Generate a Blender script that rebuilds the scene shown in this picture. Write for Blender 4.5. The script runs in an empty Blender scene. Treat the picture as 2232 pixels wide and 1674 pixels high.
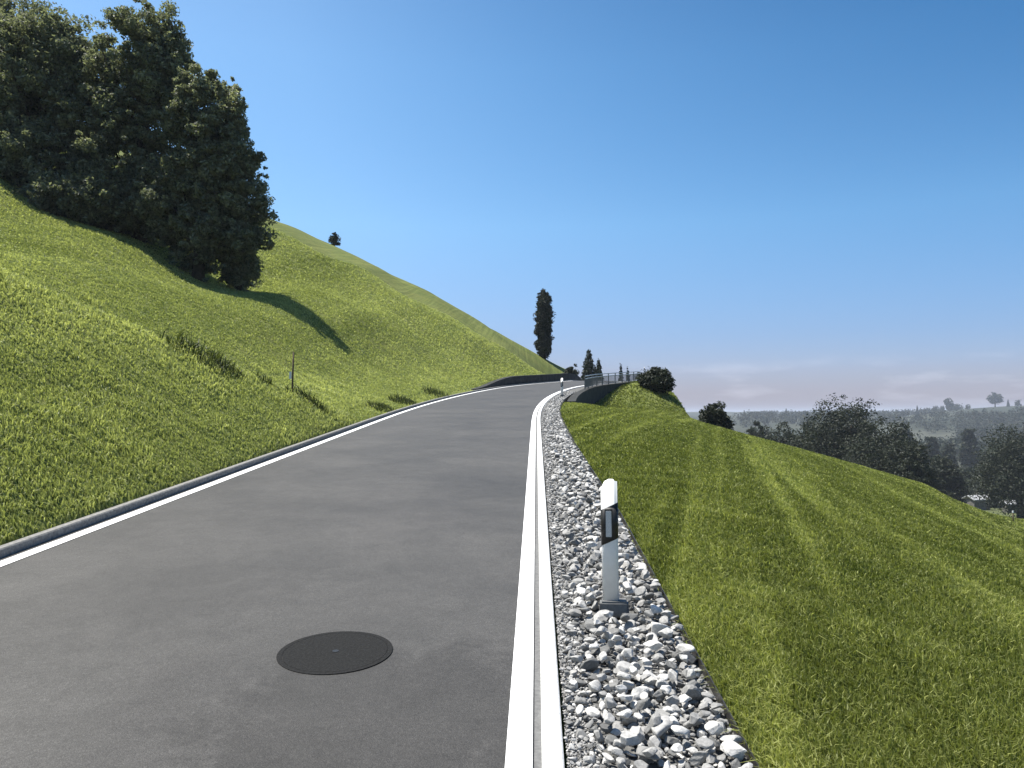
import bpy, math, random
import numpy as np
from mathutils import Vector, Matrix
rng = np.random.default_rng(7)
random.seed(7)
sc = bpy.context.scene
COL = sc.collection
R = math.radians

# ------------------------------------------------------------------ camera
cam_d = bpy.data.cameras.new('camera'); cam = bpy.data.objects.new('camera', cam_d)
COL.objects.link(cam); sc.camera = cam
cam_d.sensor_width = 36.0; cam_d.lens = 36.0*765/1024
cam_d.clip_start = 0.1; cam_d.clip_end = 20000
cam.location = (0, 0, 0)
cam.rotation_euler = (R(90+2.32), 0, 0)

# ------------------------------------------------------------------ world, sun
SUN_EL, SUN_AZ = R(64), R(-70)          # azimuth from +Y, clockwise positive
w = bpy.data.worlds.new('World'); sc.world = w; w.use_nodes = True
nt = w.node_tree; nt.nodes.clear()
sky = nt.nodes.new('ShaderNodeTexSky'); sky.sky_type = 'NISHITA'; sky.sun_disc = False
sky.sun_elevation = SUN_EL; sky.sun_rotation = SUN_AZ
sky.altitude = 700; sky.air_density = 1.0; sky.dust_density = 2.0; sky.ozone_density = 1.5
bg = nt.nodes.new('ShaderNodeBackground'); bg.inputs[1].default_value = 0.105
out = nt.nodes.new('ShaderNodeOutputWorld')
# faint cloud wisps low over the valley
tc = nt.nodes.new('ShaderNodeTexCoord')
mp = nt.nodes.new('ShaderNodeMapping'); mp.inputs['Scale'].default_value = (6, 6, 26)
nz = nt.nodes.new('ShaderNodeTexNoise'); nz.inputs['Scale'].default_value = 1.6; nz.inputs['Detail'].default_value = 7
cr = nt.nodes.new('ShaderNodeValToRGB'); cr.color_ramp.elements[0].position = .52; cr.color_ramp.elements[1].position = .72
sx = nt.nodes.new('ShaderNodeSeparateXYZ')
band = nt.nodes.new('ShaderNodeValToRGB')
e = band.color_ramp.elements; e[0].position = .0; e[0].color = (0,0,0,1); e[1].position = .075; e[1].color = (0,0,0,1)
k = e.new(.02); k.color = (.22,.22,.22,1); k = e.new(.045); k.color = (.22,.22,.22,1)
mul = nt.nodes.new('ShaderNodeMath'); mul.operation = 'MULTIPLY'
mixc = nt.nodes.new('ShaderNodeMixRGB'); mixc.inputs[2].default_value = (5.5, 5.5, 6.3, 1)
L = nt.links.new
L(tc.outputs['Generated'], mp.inputs[0]); L(mp.outputs[0], nz.inputs[0]); L(nz.outputs[0], cr.inputs[0])
L(tc.outputs['Generated'], sx.inputs[0]); L(sx.outputs[2], band.inputs[0])
L(cr.outputs[0], mul.inputs[0]); L(band.outputs[0], mul.inputs[1]); L(mul.outputs[0], mixc.inputs[0])
hs = nt.nodes.new('ShaderNodeHueSaturation'); hs.inputs['Saturation'].default_value = 1.22; hs.inputs['Hue'].default_value = .49
L(sky.outputs[0], hs.inputs['Color'])
low = nt.nodes.new('ShaderNodeValToRGB'); e = low.color_ramp.elements
e[0].position = 0; e[0].color = (.46, .40, .60, 1); e[1].position = .75; e[1].color = (.62, .68, .74, 1)
k = e.new(.10); k.color = (.56, .56, .72, 1); k = e.new(.24); k.color = (.86, .88, .92, 1); k = e.new(.42); k.color = (.88, .92, .94, 1)
ml = nt.nodes.new('ShaderNodeMixRGB'); ml.blend_type = 'MULTIPLY'; ml.inputs[0].default_value = 1
L(sx.outputs[2], low.inputs[0]); L(hs.outputs[0], ml.inputs[1]); L(low.outputs[0], ml.inputs[2])
# deeper blue high up and away from the sun
xa = nt.nodes.new('ShaderNodeMath'); xa.operation = 'ADD'; xa.inputs[1].default_value = .35; L(sx.outputs[0], xa.inputs[0])
xm = nt.nodes.new('ShaderNodeMath'); xm.operation = 'MULTIPLY'; L(xa.outputs[0], xm.inputs[0]); L(sx.outputs[2], xm.inputs[1])
dr = nt.nodes.new('ShaderNodeValToRGB'); e = dr.color_ramp.elements
e[0].position = .04; e[0].color = (1, 1, 1, 1); e[1].position = .40; e[1].color = (.36, .58, .72, 1)
k = e.new(.17); k.color = (.74, .84, .90, 1)
m2 = nt.nodes.new('ShaderNodeMixRGB'); m2.blend_type = 'MULTIPLY'; m2.inputs[0].default_value = 1
L(xm.outputs[0], dr.inputs[0]); L(ml.outputs[0], m2.inputs[1]); L(dr.outputs[0], m2.inputs[2]); L(m2.outputs[0], mixc.inputs[1]); L(mixc.outputs[0], bg.inputs[0]); L(bg.outputs[0], out.inputs[0])

sd = bpy.data.lights.new('sun', 'SUN'); so = bpy.data.objects.new('sun', sd); COL.objects.link(so)
sd.energy = 4.8; sd.angle = R(.53); sd.color = (1, .96, .89)
sdir = Vector((math.sin(SUN_AZ)*math.cos(SUN_EL), math.cos(SUN_AZ)*math.cos(SUN_EL), math.sin(SUN_EL)))
so.rotation_euler = sdir.to_track_quat('Z', 'Y').to_euler(); so.location = (0, 0, 30)
sc.view_settings.view_transform = 'Standard'; sc.view_settings.look = 'None'
sc.view_settings.exposure = 1.0; sc.view_settings.gamma = 1
sc.cycles.max_bounces = 8; sc.cycles.volume_bounces = 0; sc.cycles.transparent_max_bounces = 8

# ------------------------------------------------------------------ helpers
def smooth(a, b, x):
    t = np.clip((x-a)/(b-a), 0, 1); return t*t*(3-2*t)

def link(name, me, mat=None, parent=None):
    o = bpy.data.objects.new(name, me); COL.objects.link(o)
    if mat: me.materials.append(mat)
    if parent: o.parent = parent
    return o

def np_mesh(name, V, F, shade=False, attrs=None):
    """V (n,3), F (m,k) with equal k"""
    V = np.asarray(V, np.float32); F = np.asarray(F, np.int32)
    me = bpy.data.meshes.new(name)
    me.vertices.add(len(V)); me.vertices.foreach_set('co', V.ravel())
    m, kk = F.shape
    me.loops.add(m*kk); me.loops.foreach_set('vertex_index', F.ravel())
    me.polygons.add(m)
    me.polygons.foreach_set('loop_start', np.arange(0, m*kk, kk, dtype=np.int32))
    me.polygons.foreach_set('use_smooth', np.full(m, shade))
    me.update(calc_edges=True)
    for an, av in (attrs or {}).items():
        a = me.attributes.new(an, 'FLOAT', 'POINT'); a.data.foreach_set('value', np.asarray(av, np.float32))
    return me

class MB:
    def __init__(s): s.v = []; s.f = []
    def add(s, vs, fs):
        b = len(s.v); s.v += [tuple(v) for v in vs]; s.f += [tuple(i+b for i in f) for f in fs]; return s
    def box(s, c, d, rot=None, taper=1.0):
        hx, hy, hz = d[0]/2, d[1]/2, d[2]/2
        vs = []
        for z, k in ((-hz, 1), (hz, taper)):
            for x, y in ((-hx,-hy),(hx,-hy),(hx,hy),(-hx,hy)):
                vs.append(Vector((x*k, y*k, z)))
        if rot: vs = [rot @ v for v in vs]
        vs = [v+Vector(c) for v in vs]
        return s.add(vs, [(3,2,1,0),(4,5,6,7),(0,1,5,4),(1,2,6,5),(2,3,7,6),(3,0,4,7)])
    def tube(s, pts, rad, n=8, cap=True):
        pts = [Vector(p) for p in pts]; rings = []; up = None
        for i, p in enumerate(pts):
            d = (pts[min(i+1, len(pts)-1)]-pts[max(i-1, 0)]).normalized()
            a = d.cross(Vector((0,0,1)) if abs(d.z) < .9 else Vector((0,1,0))).normalized(); b = d.cross(a)
            r = rad[i] if hasattr(rad, '__len__') else rad
            rings.append([p+(a*math.cos(2*math.pi*j/n)+b*math.sin(2*math.pi*j/n))*r for j in range(n)])
        vs = [v for g in rings for v in g]; fs = []
        for i in range(len(pts)-1):
            for j in range(n):
                k = (j+1) % n; fs.append((i*n+j, i*n+k, (i+1)*n+k, (i+1)*n+j))
        if cap: fs += [tuple(range(n)), tuple(range((len(pts)-1)*n, len(pts)*n))[::-1]]
        return s.add(vs, fs)
    def prism(s, prof, y0, y1):
        n = len(prof); vs = [(x, y0, z) for x, z in prof]+[(x, y1, z) for x, z in prof]
        return s.add(vs, [tuple(range(n)), tuple(range(n, 2*n))[::-1]]+[(i, i+n, (i+1) % n+n, (i+1) % n) for i in range(n)])
    def build(s, name, mat, parent=None, smooth_=False, bevel=0):
        import bmesh
        me = bpy.data.meshes.new(name); me.from_pydata(s.v, [], s.f)
        bm = bmesh.new(); bm.from_mesh(me); bmesh.ops.recalc_face_normals(bm, faces=bm.faces)
        if bevel: bmesh.ops.bevel(bm, geom=list(bm.edges), offset=bevel, segments=2, affect='EDGES', clamp_overlap=True)
        for f in bm.faces: f.smooth = smooth_
        bm.to_mesh(me); bm.free()
        return link(name, me, mat, parent)

def empty(name, loc, rz=0):
    o = bpy.data.objects.new(name, None); COL.objects.link(o); o.location = loc; o.rotation_euler = (0, 0, rz)
    o.empty_display_size = .2; return o
def tag(o, label=None, cat=None, group=None, kind=None):
    if label: o['label'] = label
    if cat: o['category'] = cat
    if group: o['group'] = group
    if kind: o['kind'] = kind
    return o

# ------------------------------------------------------------------ materials
def mat(name, rough=.8, spec=.3):
    m = bpy.data.materials.new(name); m.use_nodes = True
    b = m.node_tree.nodes['Principled BSDF']; b.inputs['Roughness'].default_value = rough
    b.inputs['Specular IOR Level'].default_value = spec
    return m, m.node_tree, b
def N(nt, t, **kw):
    n = nt.nodes.new(t)
    for a, v in kw.items():
        if a.startswith('i_'):
            key = a[2:]; key = int(key) if key.isdigit() else key.replace('_', ' ')
            n.inputs[key].default_value = v
        else: setattr(n, a, v)
    return n
def ramp(nt, src, stops):
    r = nt.nodes.new('ShaderNodeValToRGB'); e = r.color_ramp.elements
    while len(e) < len(stops): e.new(.5)
    for q, (p, c) in zip(e, stops):
        q.position = p; q.color = (c[0], c[1], c[2], 1) if hasattr(c, '__len__') else (c, c, c, 1)
    nt.links.new(src, r.inputs[0]); return r.outputs[0]
def noise(nt, co, scale, detail=5, rough=.6, dist=0):
    n = N(nt, 'ShaderNodeTexNoise', i_Scale=scale, i_Detail=detail, i_Roughness=rough, i_Distortion=dist)
    if co is not None: nt.links.new(co, n.inputs['Vector'])
    return n.outputs[0]
def pos(nt): return N(nt, 'ShaderNodeNewGeometry').outputs['Position']
def mixrgb(nt, f, a, b, mode='MIX'):
    m = N(nt, 'ShaderNodeMixRGB', blend_type=mode)
    for s, v in ((0, f), (1, a), (2, b)):
        if isinstance(v, bpy.types.NodeSocket): nt.links.new(v, m.inputs[s])
        else: m.inputs[s].default_value = v if not hasattr(v, '__len__') else (*v[:3], 1)
        if s == 0 and not isinstance(v, bpy.types.NodeSocket): m.inputs[0].default_value = v
    return m.outputs[0]
def bump(nt, b, h, strength=.3, dist=.01):
    n = N(nt, 'ShaderNodeBump', i_Strength=strength, i_Distance=dist)
    nt.links.new(h, n.inputs['Height']); nt.links.new(n.outputs[0], b.inputs['Normal'])
def simple(name, stops, scale=6, rough=.8, spec=.3, bmp=.2, metal=0, detail=6):
    m, t, b = mat(name, rough, spec)
    n = noise(t, N(t, 'ShaderNodeTexCoord').outputs['Object'], scale, detail)
    t.links.new(ramp(t, n, stops), b.inputs[0]); b.inputs['Metallic'].default_value = metal
    if bmp: bump(t, b, n, bmp, .01)
    return m

def asphalt():
    m, t, b = mat('asphalt', .6, .3); p = pos(t)
    fine = noise(t, p, 240, 3, .7); mid = noise(t, p, 55, 6, .75); low = noise(t, p, .55, 5, .6, .4)
    vor = N(t, 'ShaderNodeTexVoronoi', i_Scale=120); t.links.new(p, vor.inputs['Vector'])
    c = ramp(t, fine, [(.28, .025), (.52, .054), (.76, .135)])
    c2 = ramp(t, mid, [(.3, .68), (.7, 1.26)])
    c3 = ramp(t, low, [(.3, .72), (.7, 1.2)])
    pt = noise(t, p, 4.5, 7, .8, .5); c4 = ramp(t, pt, [(.35, .86), (.62, 1.12)])
    x = mixrgb(t, 1, c, c2, 'MULTIPLY'); x = mixrgb(t, 1, x, c3, 'MULTIPLY'); x = mixrgb(t, 1, x, c4, 'MULTIPLY')
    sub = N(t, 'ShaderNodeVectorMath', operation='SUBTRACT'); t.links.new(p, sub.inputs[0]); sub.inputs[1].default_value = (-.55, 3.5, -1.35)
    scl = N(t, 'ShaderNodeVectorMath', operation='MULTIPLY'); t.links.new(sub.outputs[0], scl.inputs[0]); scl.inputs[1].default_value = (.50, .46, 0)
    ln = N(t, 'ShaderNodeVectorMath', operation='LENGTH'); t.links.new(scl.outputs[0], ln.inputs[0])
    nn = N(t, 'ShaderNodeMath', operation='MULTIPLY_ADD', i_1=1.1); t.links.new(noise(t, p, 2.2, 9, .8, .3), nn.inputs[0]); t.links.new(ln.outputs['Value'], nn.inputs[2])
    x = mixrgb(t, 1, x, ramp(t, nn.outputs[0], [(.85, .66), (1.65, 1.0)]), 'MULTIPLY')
    x = mixrgb(t, 1, x, (1.04, 1.0, .94), 'MULTIPLY')
    t.links.new(x, b.inputs[0])
    t.links.new(ramp(t, low, [(.3, .66), (.7, .74)]), b.inputs['Roughness'])
    h = mixrgb(t, .5, vor.outputs['Distance'], fine)
    bump(t, b, h, .55, .004)
    return m
def paint():
    m, t, b = mat('road_paint', .6, .3); p = pos(t)
    wear = noise(t, p, 60, 6, .75); big = noise(t, p, 5, 4, .6)
    f = N(t, 'ShaderNodeMath', operation='MULTIPLY_ADD', i_1=.55); t.links.new(wear, f.inputs[0]); t.links.new(big, f.inputs[2])
    t.links.new(ramp(t, f.outputs[0], [(.55, (.5, .5, .48)), (.66, (.84, .84, .82)), (1, (.9, .9, .88))]), b.inputs[0])
    bump(t, b, noise(t, p, 200, 3), .3, .002)
    return m
def grass_ground():
    m, t, b = mat('meadow_ground', .95, .1); p = pos(t)
    a = noise(t, p, 14, 6, .75); c = noise(t, p, .35, 5, .65, .3)
    mp = N(t, 'ShaderNodeMapping'); mp.inputs['Rotation'].default_value = (0, 0, R(15)); mp.inputs['Scale'].default_value = (4.2, .06, .1)
    t.links.new(p, mp.inputs[0]); st = noise(t, mp.outputs[0], 1.0, 4, .6, .2)
    x = ramp(t, a, [(.3, (.06, .076, .016)), (.5, (.125, .146, .038)), (.72, (.23, .24, .09))])
    x = mixrgb(t, 1, x, ramp(t, c, [(.3, (.72, .82, .7)), (.7, (1.2, 1.12, 1.1))]), 'MULTIPLY')
    x = mixrgb(t, 1, x, ramp(t, st, [(.36, .82), (.52, 1.0), (.66, (1.32, 1.28, 1.35))]), 'MULTIPLY')
    # far valley: patchwork of paler meadows
    far = noise(t, p, .006, 3, .5)
    dist = N(t, 'ShaderNodeVectorMath', operation='LENGTH'); t.links.new(p, dist.inputs[0])
    ff = ramp(t, N(t, 'ShaderNodeMath', operation='MULTIPLY', i_1=.001).outputs[0], [(.1, 0), (.3, 1)])
    mm = ff.node.inputs[0].links[0].from_node; t.links.new(dist.outputs['Value'], mm.inputs[0])
    fc = ramp(t, far, [(.4, (.03, .036, .025)), (.5, (.045, .05, .035)), (.6, (.062, .065, .048))])
    x = mixrgb(t, ff, x, fc)
    t.links.new(x, b.inputs[0]); bump(t, b, a, .6, .05)
    return m
def leafmat(name, c0, c1, trans=.35, attr='tone'):
    m = bpy.data.materials.new(name); m.use_nodes = True; t = m.node_tree; t.nodes.clear()
    o = N(t, 'ShaderNodeOutputMaterial'); a = N(t, 'ShaderNodeAttribute', attribute_name=attr)
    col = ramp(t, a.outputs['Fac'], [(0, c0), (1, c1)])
    d = N(t, 'ShaderNodeBsdfPrincipled', i_Roughness=.55); d.inputs['Specular IOR Level'].default_value = .25
    tr = N(t, 'ShaderNodeBsdfTranslucent'); mx = N(t, 'ShaderNodeMixShader', i_0=trans)
    tc2 = mixrgb(t, 1, col, (1.15, 1.2, .7), 'MULTIPLY')
    t.links.new(col, d.inputs[0]); t.links.new(tc2, tr.inputs[0])
    t.links.new(d.outputs[0], mx.inputs[1]); t.links.new(tr.outputs[0], mx.inputs[2]); t.links.new(mx.outputs[0], o.inputs[0])
    return m
def stone_mat(name='river_stone', k=1.0):
    m, t, b = mat(name, .75, .3); co = pos(t)
    a = N(t, 'ShaderNodeAttribute', attribute_name='tone')
    c = ramp(t, a.outputs['Fac'], [(0, (.11*k, .11*k, .11*k)), (.3, (.17*k, .17*k, .165*k)), (.65, (.34*k, .335*k, .325*k)), (1, (.6*k, .59*k, .57*k))])
    n = noise(t, co, 70, 6, .7)
    x = mixrgb(t, 1, c, ramp(t, n, [(.3, .66), (.7, 1.2)]), 'MULTIPLY')
    x = mixrgb(t, 1, x, (.92, .915, .90), 'MULTIPLY')
    t.links.new(x, b.inputs[0]); bump(t, b, n, .35, .006)
    return m

M_ASPH = asphalt(); M_PAINT = paint(); M_GROUND = grass_ground()
M_KERB = simple('kerb_granite', [(.3, (.46, .46, .45)), (.6, (.66, .66, .64)), (.8, (.74, .74, .72))], 45, .75)
M_JOINT = simple('joint_mortar', [(.3, (.10, .10, .10)), (.7, (.17, .17, .165))], 40, .9)
M_KERBL = simple('kerb_concrete', [(.3, (.12, .118, .11)), (.6, (.22, .215, .2)), (.8, (.34, .335, .31))], 30, .85)
M_GRAVBED = simple('gravel_bed', [(.3, (.06, .06, .056)), (.7, (.15, .147, .14))], 60, .95, bmp=.6)
M_STONE = stone_mat()
M_STEEL = simple('dark_steel', [(.3, (.03, .03, .03)), (.7, (.08, .075, .07))], 30, .45, .5, .1, .6)
M_GALV = simple('galvanised_steel', [(.3, (.3, .31, .32)), (.7, (.46, .47, .48))], 12, .4, .5, .05, .5)
M_DARKM = simple('dull_metal', [(.3, (.10, .10, .10)), (.7, (.18, .18, .18))], 12, .5, .4, .05, .3)
M_WALL = simple('dark_stone_wall', [(.3, (.018, .018, .017)), (.55, (.04, .04, .037)), (.8, (.07, .068, .06))], 2.6, .9, .2, .8)
M_PLAST = simple('white_plastic', [(.3, (.62, .63, .63)), (.7, (.7, .71, .71))], 14, .45, .4, .02)
M_BLACK = simple('black_plastic', [(.3, (.012, .012, .012)), (.7, (.022, .022, .022))], 20, .45, .4, .02)
M_REFL = simple('reflector', [(.3, (.36, .37, .38)), (.7, (.55, .56, .57))], 220, .25, .7, .3)
M_RUBBER = simple('rubber_foot', [(.3, (.10, .10, .10)), (.7, (.16, .16, .155))], 40, .8, .3, .3)
M_IRON = simple('cast_iron', [(.3, (.007, .007, .007)), (.7, (.018, .018, .0175))], 70, .85, .15, .6)
M_WOOD = simple('weathered_wood', [(.3, (.06, .045, .03)), (.7, (.13, .1, .07))], 30, .9, .2, .4)
M_BARK = simple('bark', [(.3, (.025, .02, .016)), (.7, (.07, .06, .048))], 8, .95, .15, .8)
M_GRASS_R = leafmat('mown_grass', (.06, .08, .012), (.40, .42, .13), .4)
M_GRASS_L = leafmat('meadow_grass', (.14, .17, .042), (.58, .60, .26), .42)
M_LEAF = leafmat('dark_foliage', (.045, .055, .032), (.29, .305, .225), .45)
M_LEAF2 = leafmat('valley_foliage', (.010, .015, .008), (.036, .044, .022), .2)
M_NEEDLE = leafmat('needle_foliage', (.012, .02, .010), (.03, .045, .02), .12)

# ------------------------------------------------------------------ road line (outer edge of the right marking)
DS = .25; S = np.arange(-12, 120, DS); th = np.full_like(S, .0316)
curv = np.where(S < 21, 0, np.where(S < 45, .0068, np.where(S < 56, .020, np.where(S < 76, -.017, 0.0))))
curv = np.convolve(np.pad(curv, 12, 'edge'), np.ones(25)/25, 'valid')
th = .0316+np.cumsum(curv)*DS
CX = np.cumsum(np.sin(th))*DS; CY = np.cumsum(np.cos(th))*DS
i0 = int(np.argmin(abs(S)))
CX -= CX[i0]; CY -= CY[i0]; CX += -.125
def Pl(x, y):
    d = np.clip(y+.3*np.maximum(x, 0)-63, 0, 60)
    return -1.6+.0706*np.clip(y, -20, 200)-.009*d*d
def road_pt(s, u):
    x = np.interp(s, S, CX); y = np.interp(s, S, CY); t = np.interp(s, S, th)
    return x+u*np.cos(t), y-u*np.sin(t)
def road_su(x, y):
    x = np.asarray(x, float).ravel(); y = np.asarray(y, float).ravel()
    so_ = np.empty_like(x); uo = np.empty_like(x)
    for a in range(0, len(x), 20000):
        xx = x[a:a+20000, None]; yy = y[a:a+20000, None]
        d = (xx-CX[None, ::2])**2+(yy-CY[None, ::2])**2
        i = np.argmin(d, 1)*2
        dx = xx[:, 0]-CX[i]; dy = yy[:, 0]-CY[i]; t = th[i]
        al = dx*np.sin(t)+dy*np.cos(t)
        al = np.clip(al, -.4, .4) if False else al
        # refine with local heading
        sx_ = np.clip(S[i]+al, S[0], S[-1]); so_[a:a+20000] = sx_
        qx = np.interp(sx_, S, CX); qy = np.interp(sx_, S, CY); tt = np.interp(sx_, S, th)
        uo[a:a+20000] = (xx[:, 0]-qx)*np.cos(tt)-(yy[:, 0]-qy)*np.sin(tt)
    return so_, uo
def edge_u(s): return np.interp(s, [0, 8, 15, 24, 40, 60], [.98, 1.0, .87, .82, .95, 1.0])

def vnoise(x, y, seed=0):
    """smooth value noise"""
    xi = np.floor(x).astype(int); yi = np.floor(y).astype(int); fx = x-xi; fy = y-yi
    fx = fx*fx*(3-2*fx); fy = fy*fy*(3-2*fy)
    def h(a, b):
        n = (a*374761393+b*668265263+seed*1442695041) & 0x7fffffff
        n = ((n ^ (n >> 13))*1274126177) & 0x7fffffff
        return ((n ^ (n >> 16)) & 0xffff)/65535.0
    return (h(xi, yi)*(1-fx)+h(xi+1, yi)*fx)*(1-fy)+(h(xi, yi+1)*(1-fx)+h(xi+1, yi+1)*fx)*fy

HILL_C, HILL_A, HILL_S = -5.0, .150, .475
def ground(x, y, s=None, u=None, rawroad=False):
    x = np.asarray(x, float); y = np.asarray(y, float)
    r = np.hypot(x, y); az = np.arctan2(x, np.maximum(y, 1e-6)); azt = np.where(y > 0, np.tan(np.clip(az, -1.2, 1.2)), np.sign(x)*2.5)
    if s is None: s, u = road_su(x, y)
    P = Pl(x, y)
    # ---- left hill
    Ld = np.maximum(-u-4.32, 0)
    Mh = HILL_C+HILL_A*np.clip(y, -30, 400)-HILL_S*np.clip(x, -120, 60)
    Mh = Mh-1.35*smooth(8, 16, -x)*smooth(66, 44, y)
    Mh = Mh+1.5*smooth(-6, 16, -x)*smooth(55, 88, r)
    Mh = Mh-.0045*np.clip(r-88, 0, 90)**2
    wv = .32*(vnoise(x*.13+5, y*.10+(x*.05), 3)-.5)*smooth(2, 9, Ld)*2
    wv += .16*(vnoise(x*.5+y*.12, y*.22, 9)-.5)*smooth(.5, 4, Ld)
    terr = .22*np.sin((x*.93+y*.28)*.9+1.7*vnoise(x*.06, y*.06, 4))*smooth(4, 12, Ld)*smooth(120, 50, r)
    main = Mh+(P-Mh)*np.exp(-(Ld/5.0)**2)+.35*(1-np.exp(-Ld/.8))+wv+terr
    Lc = np.clip(.44*(19.8-y), 0, 5.0)
    ditch = -.55*np.exp(-((Ld-Lc-1.0)/.75)**2)*smooth(.1, .8, Lc)*smooth(.05, .5, Ld)
    rise = np.where(Ld < Lc, .80*Ld, .80*Lc-1.1*(Ld-Lc))
    hump = P+.08+rise-.06*np.exp(-((Ld-Lc)/.5)**2)
    main = main+ditch
    left = np.maximum(main, hump)*1.0
    kk = .25; left = kk*np.log(np.exp(np.clip((main-left)/kk, -30, 0))+np.exp(np.clip((hump-left)/kk, -30, 0)))+left
    left = left*1.0 - kk*np.log(2)*np.exp(-Ld/.5)*(abs(main-hump) < 1)
    left = np.where(Ld < .02, P+.03, left)
    left += .05*(vnoise(x*3.1, y*3.1, 1)-.5)*smooth(.1, .6, Ld)+.035*(vnoise(x*7, y*7, 2)-.5)*smooth(.1, .6, Ld)*smooth(40, 15, r)
    # ---- right field
    v = np.maximum(x-(.9+.0316*y), 0)
    g = .285*v*v/(v+3)+.0045*np.maximum(v-14, 0)**2
    eu = edge_u(s); t = np.maximum(u-eu, 0)
    dip = .75*smooth(29, 38, s)*np.exp(-(t/4.)**2)
    mound = smooth(43, 57, y)*(1-smooth(.6, 6.8, t))
    right = P-.02-(g+dip)*(1-mound)+.25*(vnoise(x*.16, y*.12, 6)-.5)*smooth(1, 5, t)
    right += .04*(vnoise(x*2.3, y*2.3, 11)-.5)*smooth(0, .5, t)
    right -= smooth(.53, .66, azt)*smooth(20, 38, r)*2.0
    # ---- valley and far hills
    far = np.interp(r, [40, 75, 130, 200, 350, 600, 900, 1300, 1700, 2400, 4000, 9000],
                       [-3, -8, -12, -19, -28, -29, -18, -5, 1, 4, -20, -200])
    far = far+smooth(150, 900, r)*(14*(vnoise(x*.004, y*.004, 21)-.5)+5*(vnoise(x*.012, y*.012, 22)-.5))
    far += smooth(.48, .66, azt)*smooth(700, 1300, r)*smooth(2500, 1600, r)*14
    far += smooth(.40, .60, azt)*smooth(45, 90, r)*smooth(420, 180, r)*(-3.2)
    w0 = 42+34*(1-smooth(.16, .26, azt))-9*smooth(.535, .60, azt)
    wf = smooth(w0, w0+33, r)
    rightall = right*(1-wf)+far*wf
    onroad = (u > -4.32) & (u < eu)
    side = (u <= -4.32)
    near = np.where(side, left, np.where(u >= eu, rightall, P-.06))
    # beyond the crest nothing follows the road any more
    leftfar = Mh+wv+terr
    tb = smooth(.07, .17, azt)
    farmix = leftfar*(1-tb)+rightall*tb
    farmix = np.where(y > 0, farmix, near)
    wn = smooth(76, 100, r)*(y > 0)
    z = near*(1-wn)+farmix*wn
    z = np.where((r > 150) & (tb < .5), np.maximum(z, -40), z)
    return z
def gz(x, y): return float(ground(np.array([x]), np.array([y]))[0])

# ------------------------------------------------------------------ ground sheet (denser towards the viewpoint)
ang = np.concatenate([np.arange(-44, 44, .13), np.arange(44, 316, 4.0)])
ang = np.radians(ang)
rad = np.concatenate([[.3, .8, 1.3, 1.8, 2.2], 2.5*np.exp(np.arange(0, 3.9, .0105)), 2.5*np.exp(np.arange(3.91, 8.2, .03))])
A, RR = np.meshgrid(ang, rad); X = (RR*np.sin(A)).ravel(); Y = (RR*np.cos(A)).ravel()
near_m = RR.ravel() < 130
ss = np.zeros_like(X); uu = np.zeros_like(X)
ss[near_m], uu[near_m] = road_su(X[near_m], Y[near_m])
fm = ~near_m; ss[fm] = 90; uu[fm] = np.where(X[fm] > .12*Y[fm], 30, -30)
Z = ground(X, Y, ss, uu)
nA, nR = len(ang), len(rad)
ii = np.arange(nA); jj = np.arange(nR-1); I, J = np.meshgrid(ii, jj)
a = (J*nA+I).ravel(); b = (J*nA+(I+1) % nA).ravel(); F = np.stack([a, b, b+nA, a+nA], 1)[:, ::-1]
V = np.stack([X, Y, Z], 1); V = np.vstack([V, [[0, 0, Z[0]]]]); c = len(V)-1
Fc = np.stack([ii, (ii+1) % nA, (ii+1) % nA, np.full(nA, c)], 1)
me = np_mesh('ground', V, F, True)
o = link('ground', me, M_GROUND); tag(o, 'green hillside meadow and valley ground', 'ground', kind='structure')

# ------------------------------------------------------------------ road ribbons
def ribbon(name, s0, s1, prof, m, ds=.5, fu=None, jitter=0):
    """prof: list of (u, dz) swept along the road"""
    sv = np.arange(s0, s1+1e-6, ds); n = len(prof); V = []
    for q, (u, dz) in enumerate(prof):
        uu_ = np.full_like(sv, u) if fu is None else fu(sv)+u
        x, y = road_pt(sv, uu_)
        # level with the road surface
        V.append(np.stack([x, y, Pl(x, y)+dz], 1))
    V = np.stack(V, 1).reshape(-1, 3); F = []
    k = np.arange(len(sv)-1)
    for q in range(n-1):
        F.append(np.stack([k*n+q, k*n+q+1, (k+1)*n+q+1, (k+1)*n+q], 1))
    me = np_mesh(name, V, np.concatenate(F), False)
    return link(name, me, m)
SE = 82
o = ribbon('road', -10, SE, [(-4.215, 0), (-2.1, .012), (.112, 0)], M_ASPH); tag(o, kind='structure')
o = ribbon('edge_marking', -10, SE, [(0, .004), (.108, .004)], M_PAINT); tag(o, kind='structure')
o = ribbon('edge_marking', -10, SE, [(-4.135, .006), (-4.015, .0065)], M_PAINT); tag(o, kind='structure')
o = ribbon('kerb_joint', -10, SE, [(.108, .0), (.112, -.006), (.146, -.006), (.15, .0)], M_JOINT); tag(o, kind='structure')
o = ribbon('right_kerb', -10, SE, [(.146, -.1), (.146, .008), (.152, .013), (.226, .013), (.234, .006), (.234, -.1)], M_KERB); tag(o, kind='structure')
o = ribbon('left_kerb', -10, SE, [(-4.205, -.03), (-4.212, .064), (-4.222, .076), (-4.285, .078), (-4.295, .07), (-4.325, .0)], M_KERBL); tag(o, kind='structure')
sv = np.arange(-10, SE, .5); V = []
for f in (0, .5, 1):
    x, y = road_pt(sv, .25*(1-f)+edge_u(sv)*f); V.append(np.stack([x, y, Pl(x, y)-.035], 1))
V = np.stack(V, 1).reshape(-1, 3); k = np.arange(len(sv)-1)
F = np.concatenate([np.stack([k*3+q, k*3+q+1, (k+1)*3+q+1, (k+1)*3+q], 1) for q in (0, 1)])
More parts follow.
